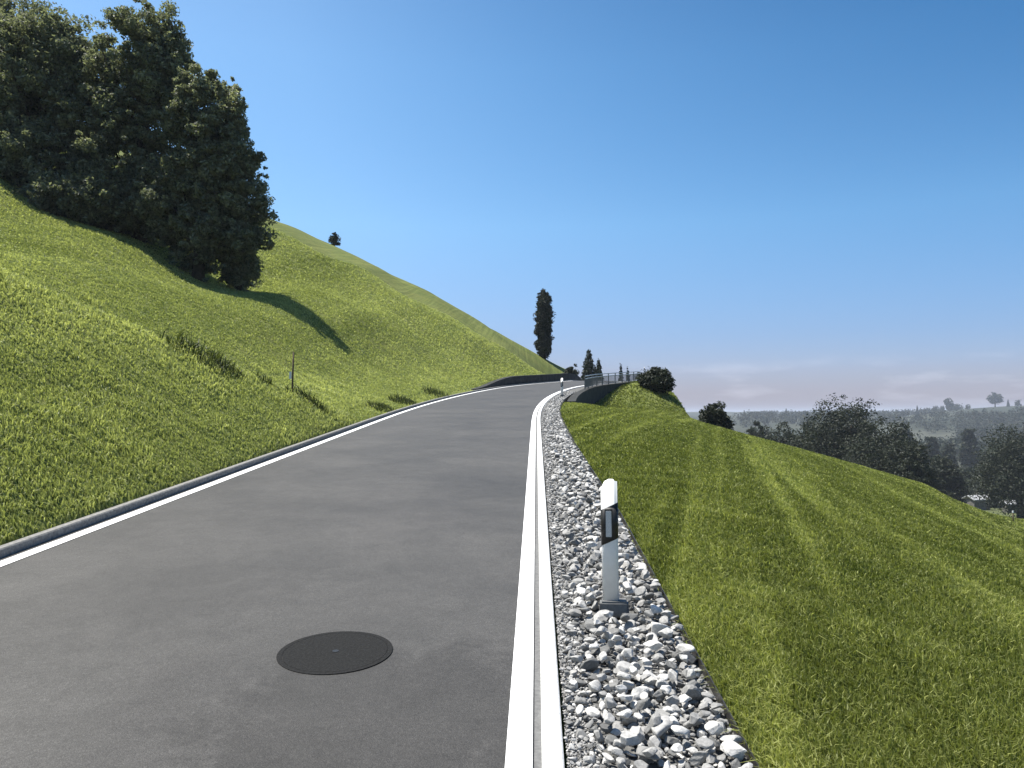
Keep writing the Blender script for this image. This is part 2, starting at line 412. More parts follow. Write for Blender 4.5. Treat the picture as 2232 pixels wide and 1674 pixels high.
o = link('gravel_bed', np_mesh('gravel_bed', V, F), M_GRAVBED); tag(o, kind='structure')

# lawn edging strip
o = ribbon('lawn_edging', -8, 38, [(0, -.12), (0, .018), (.006, .018), (.006, -.12)], M_STEEL, fu=edge_u)
tag(o, 'thin dark steel edging strip between the stone verge and the right meadow', 'edging')

# ------------------------------------------------------------------ stones
def ico(sub):
    import bmesh
    bm = bmesh.new(); bmesh.ops.create_icosphere(bm, subdivisions=sub, radius=1)
    V = np.array([v.co[:] for v in bm.verts]); F = np.array([[v.index for v in f.verts] for f in bm.faces]); bm.free()
    return V, F
def stone_shapes(sub, n, seed, ang_=.16):
    V, F = ico(sub); r_ = np.random.default_rng(seed); outp = []
    for i in range(n):
        W = V.copy()
        for q in range(10):
            d = r_.normal(size=3); d /= np.linalg.norm(d); h = r_.uniform(.42, .78)
            p = W @ d; W -= np.outer(np.maximum(p-h, 0)*.97, d)
        ph = r_.uniform(0, 6, 3)
        W *= (1+ang_*.5*np.sin(W @ r_.normal(size=3)*2.2+ph[0])+ang_*.35*np.sin(W @ r_.normal(size=3)*3.7+ph[1]))[:, None]
        W *= np.array([1.0, r_.uniform(.62, .9), r_.uniform(.42, .66)])
        outp.append(W)
    return outp, F
def rots(n, tilt=.35):
    a = rng.uniform(0, 2*np.pi, n); tx = rng.normal(0, tilt, n); ty = rng.normal(0, tilt, n)
    ca, sa = np.cos(a), np.sin(a); Z0 = np.zeros(n); O = np.ones(n)
    Rz = np.stack([ca, -sa, Z0, sa, ca, Z0, Z0, Z0, O], 1).reshape(-1, 3, 3)
    c1, s1 = np.cos(tx), np.sin(tx); Rx = np.stack([O, Z0, Z0, Z0, c1, -s1, Z0, s1, c1], 1).reshape(-1, 3, 3)
    c2, s2 = np.cos(ty), np.sin(ty); Ry = np.stack([c2, Z0, s2, Z0, O, Z0, -s2, Z0, c2], 1).reshape(-1, 3, 3)
    return Ry @ Rx @ Rz
def scatter_stones(name, specs):
    Vs, Fs, Ts = [], [], []; base = 0
    for (P3, rad_, tone, sub) in specs:
        shp, F = stone_shapes(sub, 14, 5+sub); Rm = rots(len(P3))
        which = rng.integers(0, len(shp), len(P3))
        for w_ in range(len(shp)):
            m_ = which == w_
            if not m_.any(): continue
            W = np.einsum('nij,vj->nvi', Rm[m_], shp[w_])*rad_[m_][:, None, None]+P3[m_][:, None, :]
            nv = len(shp[w_]); n = W.shape[0]
            Vs.append(W.reshape(-1, 3)); Fs.append((F[None]+(np.arange(n)*nv)[:, None, None]+base).reshape(-1, 3))
            Ts.append(np.repeat(tone[m_], nv)); base += n*nv
    me = np_mesh(name, np.vstack(Vs), np.vstack(Fs), False, {'tone': np.concatenate(Ts)})
    return link(name, me, M_STONE)
POST_S, POST_U = 4.95, .62
def place(s0, s1, dens, rlo, rhi, ulo, zlo, keepout=True, packing=.78):
    """dart throwing with a grid"""
    L_ = s1-s0; n = int(L_*.85*dens); S_ = rng.uniform(s0, s1, n*4); f = rng.uniform(0, 1, n*4)
    eu = edge_u(S_); u_lo = ulo; U_ = u_lo+(eu-.015-u_lo)*f
    rr_ = rlo+(rhi-rlo)*rng.random(n*4)**1.7
    # finer stones towards the kerb
    rr_ *= .35+.65*smooth(.22, .48, U_)
    grid = {}; keep = []
    cs = .12
    for i in range(n*4):
        s_, u_, q = S_[i], U_[i], rr_[i]
        if u_+q*.8 > eu[i] or u_-q*.8 < .24: continue
        if keepout and abs(s_-POST_S) < .12 and abs(u_-POST_U) < .14: continue
        gx, gy = int(s_/cs), int(u_/cs); ok = True
        for dx in (-1, 0, 1):
            for dy in (-1, 0, 1):
                for (a_, b_, c_) in grid.get((gx+dx, gy+dy), ()):
                    if (a_-s_)**2+(b_-u_)**2 < ((c_+q)*packing)**2: ok = False; break
                if not ok: break
            if not ok: break
        if ok:
            grid.setdefault((gx, gy), []).append((s_, u_, q)); keep.append(i)
        if len(keep) > n: break
    keep = np.array(keep); s_, u_, q = S_[keep], U_[keep], rr_[keep]
    x, y = road_pt(s_, u_); z = Pl(x, y)+zlo+q*.25+rng.uniform(-.006, .012, len(x))
    tone = np.clip(rng.beta(1.7, 1.3, len(x)), 0, 1)
    return np.stack([x, y, z], 1), q, tone
sp = []
for (s0, s1, dens, rlo, rhi, z0, sub, pk) in [
        (2.0, 8.5, 260, .028, .075, -.012, 3, .70), (2.0, 8.5, 900, .012, .035, -.030, 2, .6),
        (8.5, 18, 260, .028, .07, -.012, 2, .70), (8.5, 18, 420, .016, .035, -.028, 1, .6),
        (18, 40, 210, .032, .07, -.012, 1, .72)]:
    P3, q, t_ = place(s0, s1, dens, rlo, rhi, .25, z0, True, pk); sp.append((P3, q, t_, sub))
# loose stones on top
P3, q, t_ = place(2.0, 14, 45, .035, .062, .42, .03, True, 1.1); sp.append((P3, q, np.clip(t_+.15, 0, 1), 3))
# fine chippings beside the kerb
n = 16000; S_ = 2+26*rng.random(n)**1.7; U_ = .25+.13*rng.random(n)**1.2; x, y = road_pt(S_, U_); q = rng.uniform(.004, .011, n)
sp.append((np.stack([x, y, Pl(x, y)-.028+q*.5+rng.uniform(0, .01, n)], 1), q, np.clip(rng.normal(.68, .16, n), 0, 1), 1))
o = scatter_stones('gravel', sp)
tag(o, 'grey and white rounded stones filling the verge beside the white kerb', 'gravel', kind='stuff')

def big_stone(s, u, size, tone, seed, label, dz=.03):
    shp, F = stone_shapes(3, 1, seed, .1); x, y = road_pt(s, u)
    W = shp[0]*np.array([1, .85, .8])*size
    me = np_mesh('stone', W, F, True, {'tone': np.full(len(W), tone)})
    o = link('stone', me, M_STONE); o.location = (float(x), float(y), float(Pl(x, y))+dz); o.rotation_euler = (.1, -.12, seed)
    tag(o, label, 'stone', 'large stones lying on the verge')
big_stone(4.55, .84, .10, .98, 41, 'large flat pale stone just right of the near marker post foot')
big_stone(4.25, .93, .07, .9, 43, 'pale rounded stone against the edging, closer than the marker post')
big_stone(3.35, .66, .085, .72, 45, 'big mid-grey rounded stone near the bottom of the verge')

# ------------------------------------------------------------------ marker posts
def marker_post(s, u, label, lean=0, scale=1.0):
    x, y = road_pt(s, u); x, y = float(x), float(y); z = float(Pl(x, y))
    t = empty('marker_post', (x, y, z-.03), 0); t.rotation_euler = (0, R(lean), R(-6))
    tag(t, label, 'marker post', 'white marker posts along the right verge')
    # flattened tube body, slanted top; profile in plan
    def sect(z0fun, z1fun, w, d, grow=0, n=20):
        vs = []; pts = []
        for i in range(n):
            a_ = 2*math.pi*i/n; cx = math.copysign(abs(math.cos(a_))**.55, math.cos(a_)); cy = math.copysign(abs(math.sin(a_))**.8, math.sin(a_))
            pts.append((cx*(w/2+grow), cy*(d/2+grow)))
        vs = [(px, py, z0fun(px)) for px, py in pts]+[(px, py, z1fun(px)) for px, py in pts]
        fs = [(i, (i+1) % n, (i+1) % n+n, i+n) for i in range(n)]+[tuple(range(n))[::-1], tuple(range(n, 2*n))]
        return MB().add(vs, fs)
    w_, d_ = .105, .055
    H = .89
    sl = lambda zc, k: (lambda px: zc+k*px)
    top = lambda px: H-.02-(.055 if px < -.02 else .0)*min(1, abs(px+.02)/.03)-(.014 if px > .035 else 0)
    sect(sl(.07, 0), top, w_, d_).build('post_body', M_PLAST, t, True, 0)
    sect(sl(.475, .45), sl(.70, .45), w_, d_, .0025).build('black_band', M_BLACK, t, True)
    MB().box((-.006, -d_/2-.006, .59), (.036, .008, .165)).build('reflector', M_REFL, t, False, .002)
    MB().box((-.006, -d_/2-.0035, .59), (.05, .007, .185)).build('reflector_frame', M_BLACK, t, False, .002)
    MB().box((0.02, 0, .055), (.19, .13, .10), taper=.93).build('foot_block', M_RUBBER, t, False, .012)
    return t
marker_post(POST_S, POST_U-.02, 'large white marker post with slanted black band and grey reflector, closest to the viewer', -.7)
marker_post(34.5, .62, 'small distant marker post standing where the verge bends towards the railing', 0)
x, y = road_pt(POST_S-.18, .60)

# manhole cover in the lane
mx, my = -.965, 4.24
t = empty('manhole_cover', (mx, my, float(Pl(mx, my))+.008)); t.rotation_euler = (math.atan(.0706), 0, 0)
tag(t, 'dark round iron manhole cover set flush in the asphalt', 'manhole cover')
f = MB(); n = 48
def ringm(m_, r0, r1, z0, z1):
    vs = []
    for r_, z_ in ((r0, z0), (r0, z1), (r1, z1), (r1, z0)):
        vs += [(r_*math.cos(2*math.pi*i/n), r_*math.sin(2*math.pi*i/n), z_) for i in range(n)]
    fs = []
    for q in range(3):
        for i in range(n): fs.append((q*n+i, q*n+(i+1) % n, (q+1)*n+(i+1) % n, (q+1)*n+i))
    return m_.add(vs, fs)
ringm(f, .282, .31, -.02, .002).build('frame', M_IRON, t)
d = MB(); vs = [(.28*math.cos(2*math.pi*i/n), .28*math.sin(2*math.pi*i/n), z_) for z_ in (-.02, .002) for i in range(n)]
d.add(vs, [tuple(range(n, 2*n))]+[(i, (i+1) % n, (i+1) % n+n, i+n) for i in range(n)])
lid = d.build('lid', M_IRON, t)
MB().tube([(0, 0, .0), (0, 0, .0045)], .018, 12).build('lifting_hole', M_BLACK, lid)

# ------------------------------------------------------------------ walls and railing at the bend
def wall(name, s0, s1, u0, u1, zb, ztf, label, extra=None):
    sv = np.arange(s0, s1+.01, .5); V = []
    for (u, top) in ((u0, 0), (u0, 1), (u1, 1), (u1, 0)):
        x, y = road_pt(sv, u+0*sv); zz = Pl(x, y)+(ztf(sv) if top else zb)
        zz = zz+(.02*(vnoise(sv*2.3, sv*0+u, 5)-.5) if top else 0)
        V.append(np.stack([x, y, zz], 1))
    V = np.stack(V, 1).reshape(-1, 3); k = np.arange(len(sv)-1); F = []
    for q in range(4):
        F.append(np.stack([k*4+q, k*4+(q+1) % 4, (k+1)*4+(q+1) % 4, (k+1)*4+q], 1))
    F.append(np.array([[0, 1, 2, 3], [len(V)-1, len(V)-2, len(V)-3, len(V)-4]]))
    return link(name, np_mesh(name, V, np.concatenate(F)), M_WALL)
o = wall('retaining_wall', 30, 72, 1.02, 1.36, -3, lambda s: .03+0*s, '')
tag(o, 'dark stone retaining wall under the white railing at the bend', 'wall')
o = wall('bank_wall', 40, 74, -4.75, -4.42, -.5, lambda s: .1+.5*smooth(40, 50, s), '')
tag(o, 'low dark stone wall along the foot of the left hillside at the bend', 'wall')
rl = empty('railing', (0, 0, 0))
x, y = road_pt(43, 1.19); base = Vector((float(x), float(y), float(Pl(x, y)))); rl.location = base
tag(rl, 'pale metal railing with vertical bars on the retaining wall at the bend', 'railing')
sv = np.arange(42.5, 65, .5); x, y = road_pt(sv, 1.19); z = Pl(x, y)
for h in (.76, .60): MB().tube([Vector(p)-base for p in zip(x, y, z+h)], .03, 6).build('rail', M_GALV, rl)
MB().tube([Vector(p)-base for p in zip(x, y, z+.12)], .018, 6).build('bottom_rail', M_DARKM, rl)
for s_ in np.arange(42.5, 65, 2.0):
    x, y = road_pt(s_, 1.19); p = Vector((float(x), float(y), float(Pl(x, y))))-base
    MB().box(p+Vector((0, 0, .38)), (.06, .06, .76)).build('post', M_DARKM, rl)
for s_ in np.arange(42.8, 65, .24):
    x, y = road_pt(s_, 1.19); p = Vector((float(x), float(y), float(Pl(x, y))))-base
    MB().box(p+Vector((0, 0, .36)), (.028, .028, .48)).build('bar', M_DARKM, rl)
# thin tall snow pole at the end of the railing
def pole(x, y, h, r_, m_, name, label, cat, lean=(0, 0), band=False, dz=0):
    z = gz(x, y) if dz == 0 else dz
    t = empty(name, (x, y, z)); tag(t, label, cat)
    MB().tube([(0, 0, -.2), (lean[0]*.5, lean[1]*.5, h*.5), (lean[0], lean[1], h)], [r_, r_*.95, r_*.8], 8).build('shaft', m_, t, True)
    return t
xx_, yy_ = road_pt(63.5, 1.6); t = pole(float(xx_), float(yy_), 1.15, .03, M_GALV, 'snow_pole', 'thin pale pole standing at the far end of the railing', 'pole', dz=float(Pl(xx_, yy_)))
MB().tube([(0, 0, .9), (0, 0, 1.08)], .035, 8).build('dark_band', M_BLACK, t)
t = pole(-4.95, 17.2, .95, .022, M_WOOD, 'stake', 'thin dark wooden stake standing in the ditch behind the left bank', 'stake', (.02, .03))
MB().box((-.035, -.02, .42), (.05, .012, .16)).build('tag_plate', M_PLAST, t)

# ------------------------------------------------------------------ grass
def make_grass(name, n, side, rlo, rhi, hfun, m, label, azlo, azhi, seed, blades=6, lean=.7):
    rg = np.random.default_rng(seed)
    r_ = rlo*np.exp(rg.random(n)*math.log(rhi/rlo)); a_ = np.radians(rg.uniform(azlo, azhi, n))
    x = r_*np.sin(a_); y = r_*np.cos(a_); s, u = road_su(x, y)
    keep = ((u < -4.36) if side < 0 else (u > edge_u(s)+.02+.25*smooth(29, 33, s)))
    if side < 0: keep &= ~((s > 35) & (u > -4.8))
    x, y, s, u, r_ = x[keep], y[keep], s[keep], u[keep], r_[keep]
    cl = vnoise(x*1.7, y*1.7, seed)*.6+vnoise(x*.45, y*.45, seed+1)*.4
    z = ground(x, y, s, u)
    n = len(x); k = blades
    X0 = np.repeat(x, k); Y0 = np.repeat(y, k); Z0 = np.repeat(z, k); Rk = np.repeat(r_, k); C = np.repeat(cl, k); U = np.repeat(u, k)
    spread = np.maximum(.03, Rk*.004)
    X0 = X0+rg.normal(0, 1, n*k)*spread; Y0 = Y0+rg.normal(0, 1, n*k)*spread
    s2, u2 = road_su(X0, Y0); Z0 = ground(X0, Y0, s2, u2)
    ok = ((u2 < -4.33) if side < 0 else (u2 > edge_u(s2)+.01))
    h = hfun(Rk, C, U)*rg.uniform(.5, 1.25, n*k); wd = np.maximum(.0035, Rk*.00075)*rg.uniform(.7, 1.4, n*k)
    strip = np.zeros(n*k); fringe = np.zeros(n*k)
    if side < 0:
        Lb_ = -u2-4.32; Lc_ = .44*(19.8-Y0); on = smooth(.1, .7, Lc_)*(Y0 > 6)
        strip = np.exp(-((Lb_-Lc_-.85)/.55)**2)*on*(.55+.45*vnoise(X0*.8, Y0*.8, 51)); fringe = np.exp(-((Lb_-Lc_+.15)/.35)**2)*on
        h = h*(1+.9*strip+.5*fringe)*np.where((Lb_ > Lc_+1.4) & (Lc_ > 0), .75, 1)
    fa = rg.uniform(0, 2*np.pi, n*k); dx, dy = np.cos(fa), np.sin(fa)
    la = rg.uniform(0, 2*np.pi, n*k); lm = h*np.abs(rg.normal(0, lean, n*k))
    lx = np.cos(la)*lm-.15*h; ly = np.sin(la)*lm-.1*h
    V = np.empty((n*k, 5, 3))
    V[:, 0] = np.stack([X0-dx*wd, Y0-dy*wd, Z0-.01], 1); V[:, 1] = np.stack([X0+dx*wd, Y0+dy*wd, Z0-.01], 1)
    V[:, 2] = np.stack([X0+dx*wd*.75+lx*.35, Y0+dy*wd*.75+ly*.35, Z0+h*.6], 1)
    V[:, 3] = np.stack([X0-dx*wd*.75+lx*.35, Y0-dy*wd*.75+ly*.35, Z0+h*.6], 1)
    V[:, 4] = np.stack([X0+lx, Y0+ly, Z0+h*np.sqrt(np.maximum(.1, 1-(lm/h)**2*.5))], 1)
    V = V[ok]; nn = len(V); b = np.arange(nn)*5
    # one quad base, one triangle tip -> make both quads by splitting into triangles
    F = np.concatenate([np.stack([b, b+1, b+2], 1), np.stack([b, b+2, b+3], 1), np.stack([b+3, b+2, b+4], 1)])
    qx_ = X0-.27*Y0; st = smooth(.55, .8, vnoise(qx_*3.6, Y0*.05, 31))*1.2+.6*smooth(.6, .85, vnoise(qx_*9, Y0*.14, 37))+.5*(vnoise(qx_*6, Y0*.5, 33)-.5)
    tone = .26*rg.random(n*k)+(.42 if side < 0 else .34)*C+ (.30*st*(side > 0))+(side < 0)*(.42*vnoise((X0-.03*Y0)*.55, Y0*.05, 35)+.15*vnoise((X0-.03*Y0)*1.6, Y0*.12, 36)-.16)
    tone = tone*(1-.75*strip)+.12*fringe  # strip paints the shade of the ditch into the blade colour
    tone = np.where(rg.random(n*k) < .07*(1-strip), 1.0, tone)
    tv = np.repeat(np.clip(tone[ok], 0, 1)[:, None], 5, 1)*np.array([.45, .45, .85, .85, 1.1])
    me = np_mesh(name, V.reshape(-1, 3), F, False, {'tone': np.clip(tv, 0, 1).ravel()})
    o = link(name, me, m); tag(o, label, 'grass', kind='stuff'); return o
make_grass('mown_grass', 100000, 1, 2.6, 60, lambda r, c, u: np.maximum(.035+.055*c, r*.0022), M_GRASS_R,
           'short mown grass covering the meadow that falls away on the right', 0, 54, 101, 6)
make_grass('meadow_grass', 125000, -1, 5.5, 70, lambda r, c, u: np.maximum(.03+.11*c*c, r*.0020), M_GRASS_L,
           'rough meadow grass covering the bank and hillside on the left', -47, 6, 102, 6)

# ------------------------------------------------------------------ trees
def leaf_cloud(C, per, rad_, size, seed, flat=.75, droop=0):
    """C (n,3) clump centres, rad_ (n,) -> leaves"""
    rg = np.random.default_rng(seed); n = len(C)*per
    ctr = np.repeat(C, per, 0); rr_ = np.repeat(rad_, per); an = np.repeat(rg.uniform(.55, 1.6, (len(C), 3)), per, 0)
    d = rg.normal(size=(n, 3)); d /= np.linalg.norm(d, axis=1)[:, None]
    q = rg.random(n)**.45
    p = ctr+d*(rr_*q)[:, None]*np.array([1, 1, flat])*an; p[:, 2] -= droop*q*rr_
    nrm = d*.6+rg.normal(size=(n, 3))*.6+np.array([0, 0, .35]); nrm /= np.linalg.norm(nrm, axis=1)[:, None]
    t = np.cross(nrm, rg.normal(size=(n, 3))); t /= np.linalg.norm(t, axis=1)[:, None]; b_ = np.cross(nrm, t)
    sz = size*rg.uniform(.6, 1.35, n)
    V = np.empty((n, 4, 3)); V[:, 0] = p-t*sz[:, None]; V[:, 2] = p+t*sz[:, None]
    V[:, 1] = p+b_*(sz*.5)[:, None]+nrm*(sz*.18)[:, None]; V[:, 3] = p-b_*(sz*.5)[:, None]+nrm*(sz*.18)[:, None]
    ct = np.repeat(rg.random(len(C)), per)
    tone = np.clip(.45*ct+.55*rg.random(n), 0, 1)
    b = np.arange(n)*4; F = np.stack([b, b+1, b+2, b+3], 1)
    return V.reshape(-1, 3), F, np.repeat(tone, 4)
def crown_clumps(ells, n, crad, seed, shell=.5):
    rg = np.random.default_rng(seed); vol = np.array([e[3]*e[4]*e[5] for e in ells])**.8; vol /= vol.sum()
    out_, rr_ = [], []
    for e, f in zip(ells, vol):
        m_ = max(3, int(n*f)); d = rg.normal(size=(m_, 3)); d /= np.linalg.norm(d, axis=1)[:, None]
        q = shell+(1-shell)*rg.random(m_)**.6; q *= rg.uniform(.82, 1.08, m_)
        out_.append(np.array(e[:3])+d*q[:, None]*np.array(e[3:])); rr_.append(crad*rg.uniform(.6, 1.4, m_))
    return np.vstack(out_), np.concatenate(rr_)
def trunk_mesh(h, r0, clumps, seed, nb=12):
    rg = random.Random(seed); m_ = MB()
    pts = [(0, 0, -.6)]+[(rg.uniform(-.02, .02)*h*i, rg.uniform(-.02, .02)*h*i, h*.78*i/4) for i in range(1, 5)]
    m_.tube(pts, [r0*1.35, r0, r0*.75, r0*.5, r0*.2], 8)
    idx = list(range(len(clumps))); rg.shuffle(idx)
    for i in idx[:nb]:
        c = Vector(clumps[i]); z0 = min(h*.7, max(h*.12, c.z*.55)); k = z0/(h*.78)*4; i0_ = min(3, int(k)); fr = k-i0_
        p0 = Vector(pts[i0_]).lerp(Vector(pts[i0_+1]), min(1, max(0, fr))) if i0_ < 4 else Vector(pts[4])
        mid = p0.lerp(c, .5)+Vector((0, 0, -.05*h*rg.random())); rr_ = r0*(.45-.3*z0/h)
        m_.tube([p0, mid, c], [rr_, rr_*.6, rr_*.2], 6)
    return m_
def tree(name, x, y, ells, ncl, crad, per, leaf, seed, label, cat='tree', group=None, m=None, trunk_h=None, r0=.2, nb=12, shell=.5, z=None, link_=True):
    C, rd = crown_clumps(ells, ncl, crad, seed, shell)
    fr_ = 1.03 if m is None else 1.0
    C2, rd2 = crown_clumps([(e[0], e[1], e[2], e[3]*fr_, e[4]*fr_, e[5]*fr_) for e in ells], ncl, crad*.45, seed+9, .9)
    V, F, T = leaf_cloud(C, per, rd, leaf, seed+1); V2, F2, T2 = leaf_cloud(C2, max(8, per//5), rd2, leaf*.9, seed+2)
    F = np.vstack([F, F2+len(V)]); V = np.vstack([V, V2]); T = np.concatenate([T, T2])
    z = gz(x, y) if z is None else z
    t = empty(name, (x, y, z)); tag(t, label, cat, group)
    link('crown', np_mesh('crown', V, F, False, {'tone': T}), m or M_LEAF, t)
    th_ = trunk_h or max(e[2]+e[5] for e in ells)*.9
    trunk_mesh(th_, r0, C, seed, nb).build('trunk', M_BARK, t, True)
    return t
def conifer(name, x, y, h, w_, seed, label, group=None, z=None, per=60, leaf=.16, droop=.5):
    rg = np.random.default_rng(seed); n = int(per*75)
    f = 1-np.sqrt(rg.random(n)); tier = (f*(8+h*.5)) % 1.0
    rr_ = w_*.5*(1-f)**.9*(.62+.38*(1-tier))*(.25+.75*rg.random(n)**.5)+.04; a_ = rg.uniform(0, 6.283, n)
    rr_ *= 1+.22*np.sin(a_*3+f*9+seed)
    C = np.stack([np.cos(a_)*rr_, np.sin(a_)*rr_, h*(.03+.97*f)-.3*rr_], 1)
    V, F, T = leaf_cloud(C, 1, np.full(n, .12), leaf, seed+1, .6)
    z = gz(x, y) if z is None else z
    t = empty(name, (x, y, z)); tag(t, label, 'conifer', group)
    link('crown', np_mesh('crown', V, F, False, {'tone': T}), M_NEEDLE, t)
    MB().tube([(0, 0, -.5), (0, 0, h*.5), (0, 0, h*.97)], [w_*.05, w_*.03, .02], 6).build('trunk', M_BARK, t, True)
    return t
def px(pxx, pyy, yd):                     # viewing direction of a photo point -> metres at distance yd
    return (pxx-512)/765*yd, (415-pyy)/765*yd
def z_of(pyy, yd): return (415-pyy)/765*yd

G = 'broadleaf trees massed on the left hillside'
# (crowns given relative to each trunk foot)
def T(name, pcx, yd, rowtop, wpx, label, seed, extra=(), ncl=620, per=150, low=.06, group=G, leaf=.095, mm=None, crad=None):
    x = (pcx-512)/765*yd; g = gz(x, yd); top = z_of(rowtop, yd); h = top-g; w_ = wpx/765*yd/2
    ells = [(0, 0, h*.62, w_*.86, w_*.86, h*.40), (0, 0, h*.34, w_, w_*.95, h*.36)]+[(a_/765*yd, 0, (415-b_)/765*yd-g, c_/765*yd, c_/765*yd, d_/765*yd) for a_, b_, c_, d_ in extra]
    return tree(name, x, yd, ells, ncl, crad or max(.34, w_*.14), per, leaf, seed, label, 'tree', group, mm, h*.9, .06*w_+.14)
T('broadleaf_tree', -55, 41, -40, 210, 'leafy tree mostly beyond the left edge of the picture, leftmost of the hillside trees', 201)
T('broadleaf_tree', 32, 39, 4, 146, 'broad dark tree at the left edge of the picture with a rounded bright top', 203, extra=((0, 48, 50, 40), (10, 60, 40, 45), (-5, 170, 80, 45)))
T('broadleaf_tree', 136, 38.5, -8, 112, 'tallest dark tree right of the notch, cut by the top of the picture', 205, extra=((0, 45, 46, 48), (24, 66, 38, 40), (-30, 75, 34, 36), (8, 60, 44, 45), (18, 90, 42, 60), (0, 200, 60, 50), (-40, 115, 46, 50), (-35, 160, 60, 60)))
T('broadleaf_tree', 196, 37, 62, 84, 'lower dark tree with ragged side branches, right of the tallest one', 207, extra=((14, 108, 32, 38), (38, 165, 26, 34), (18, 150, 36, 45), (28, 185, 34, 40), (20, 225, 34, 30), (-20, 200, 40, 50), (50, 200, 22, 24), (58, 238, 18, 12), (34, 236, 28, 22)), ncl=760)
T('broadleaf_tree', 238, 38.5, 200, 36, 'small drooping tree at the right foot of the tree group', 209, ncl=120, per=150, low=0)
T('broadleaf_tree', 95, 38, 178, 150, 'bushy undergrowth tree filling the base below the broad dark tree', 211, ncl=300)

def px_tree(name, pcx, r_, rowtop, rowbase, wpx, label, seed, group=None, mm=None, ncl=50, per=70, leaf=None, cat='tree'):
    x = (pcx-512)/765*r_; g = gz(x, r_); zb = min(g, z_of(rowbase, r_)); zb = g; h = z_of(rowtop, r_)-zb; w_ = wpx/765*r_/2
    ells = [(0, 0, h*.58, w_*.8, w_*.8, h*.42), (w_*.15, 0, h*.36, w_, w_, h*.34), (-w_*.4, 0, h*.45, w_*.6, w_*.6, h*.3)]
    return tree(name, x, r_, ells, ncl, max(.3, w_*.30), per, leaf or max(.1, r_*.0017), seed, label, cat, group, mm or M_LEAF2, h*.85, max(.08, w_*.07), 8, .3, g)
# skyline trees
px_tree('small_tree', 333, 92, 231, 251, 10, 'tiny dark tree alone on the left hill skyline', 301, ncl=24, per=80, leaf=.1)
# columnar poplar behind the crest
xp, yp = (544-512)/765*98, 98; gp = gz(xp, yp); hp = z_of(291, 98)-gp
ells = [(0, 0, hp*f, .95*k_, .95*k_, hp*.13) for f, k_ in ((.14, .85), (.28, .95), (.42, 1.0), (.55, 1), (.68, .98), (.8, .92), (.89, .75))]
tree('columnar_poplar', xp, yp, ells, 260, .42, 150, .13, 305, 'tall narrow column-shaped tree rising behind the left hill above the bend', 'tree', None, M_LEAF2, hp*.95, .18, 10, .35)
px_tree('shrub', 571, 84, 360, 373, 16, 'small dark shrub on the crest just left of the railing', 307, ncl=60, per=80, cat='shrub')
def px_con(pcx, r_, rowtop, wpx, label, seed, group=None, dx=0):
    x = (pcx-512)/765*r_; g = gz(x, r_); h = z_of(rowtop, r_)-g
    return conifer('conifer', x, r_, h, wpx/765*r_*2.0, seed, label, group, per=110, leaf=max(.1, r_*.0016))
g2 = 'conifers behind the crest of the road'
px_con(589, 112, 348, 20, 'tallest pointed conifer directly behind the railing', 311, g2)
px_con(599, 116, 358, 17, 'shorter conifer touching the right side of the tallest one behind the railing', 312, g2)
px_con(621, 120, 362, 11, 'small pointed conifer left in the pair right of the railing', 313, g2)
px_con(628, 124, 366, 10, 'small pointed conifer right in the pair right of the railing', 314, g2)
px_tree('bush', 656, 55, 368, 398, 32, 'large dark rounded bush on the edge of the right meadow, closest to the railing', 315, cat='bush', ncl=150, per=120)
px_tree('bush', 714, 52, 401, 424, 32, 'dark rounded bush alone on the right meadow skyline', 316, cat='bush', ncl=130, per=110)

# valley trees
gv = 'broadleaf trees in the valley'
VT = [(847, 122, 388, 74, 'tallest valley tree with a pointed ragged crown in the centre of the valley group'),
      (815, 130, 418, 50, 'dark tree against the left flank of the tallest valley tree'),
      (885, 116, 420, 66, 'broad low tree on the right flank of the tallest valley tree'),
      (905, 104, 437, 44, 'rounded tree at the right end of the central valley group, closer than its neighbours'),
      (783, 150, 421, 40, 'rounded tree left of the central valley group, touching it'),
      (757, 165, 424, 30, 'small rounded tree at the left end of the valley tree row'),
      (866, 108, 440, 50, 'low dark tree in front of the tallest valley tree'),
      (940, 150, 455, 34, 'single round tree on the pale slope right of the central valley group'),
      (930, 330, 436, 14, 'small round tree on the grey slope beyond the right end of the central group'),
      (948, 300, 444, 13, 'small dark tree on the grey slope just above the lone round tree'),
      (968, 350, 428, 14, 'small tree on the grey slope below the far woods, near the upright ridge tree'),
      (905, 360, 428, 14, 'small tree on the grey slope peeping over the central valley group'),
      (1018, 138, 424, 78, 'big dark tree cut by the right edge of the picture'),
      (990, 200, 462, 40, 'smaller dark tree on the left of the big one at the right edge'),
      (962, 210, 470, 36, 'low dark tree between the lone round tree and the trees at the right edge')]
for i, (a_, r_, tp, w_, lb) in enumerate(VT):
    px_tree('valley_tree', a_, r_, tp, 470, w_*1.12, lb, 400+i*3, gv, ncl=170, per=110)

def row_copies(proto, items, group, labels=None):
    for (x, y, sxy, sz) in items:
        c_ = proto.copy(); COL.objects.link(c_); c_.location = (x, y, gz(x, y)-.3); c_.scale = (sxy, sxy, sz); c_.rotation_euler = (0, 0, random.random()*6)
        for ch in proto.children:
            d_ = ch.copy(); COL.objects.link(d_); d_.parent = c_
        yield c_
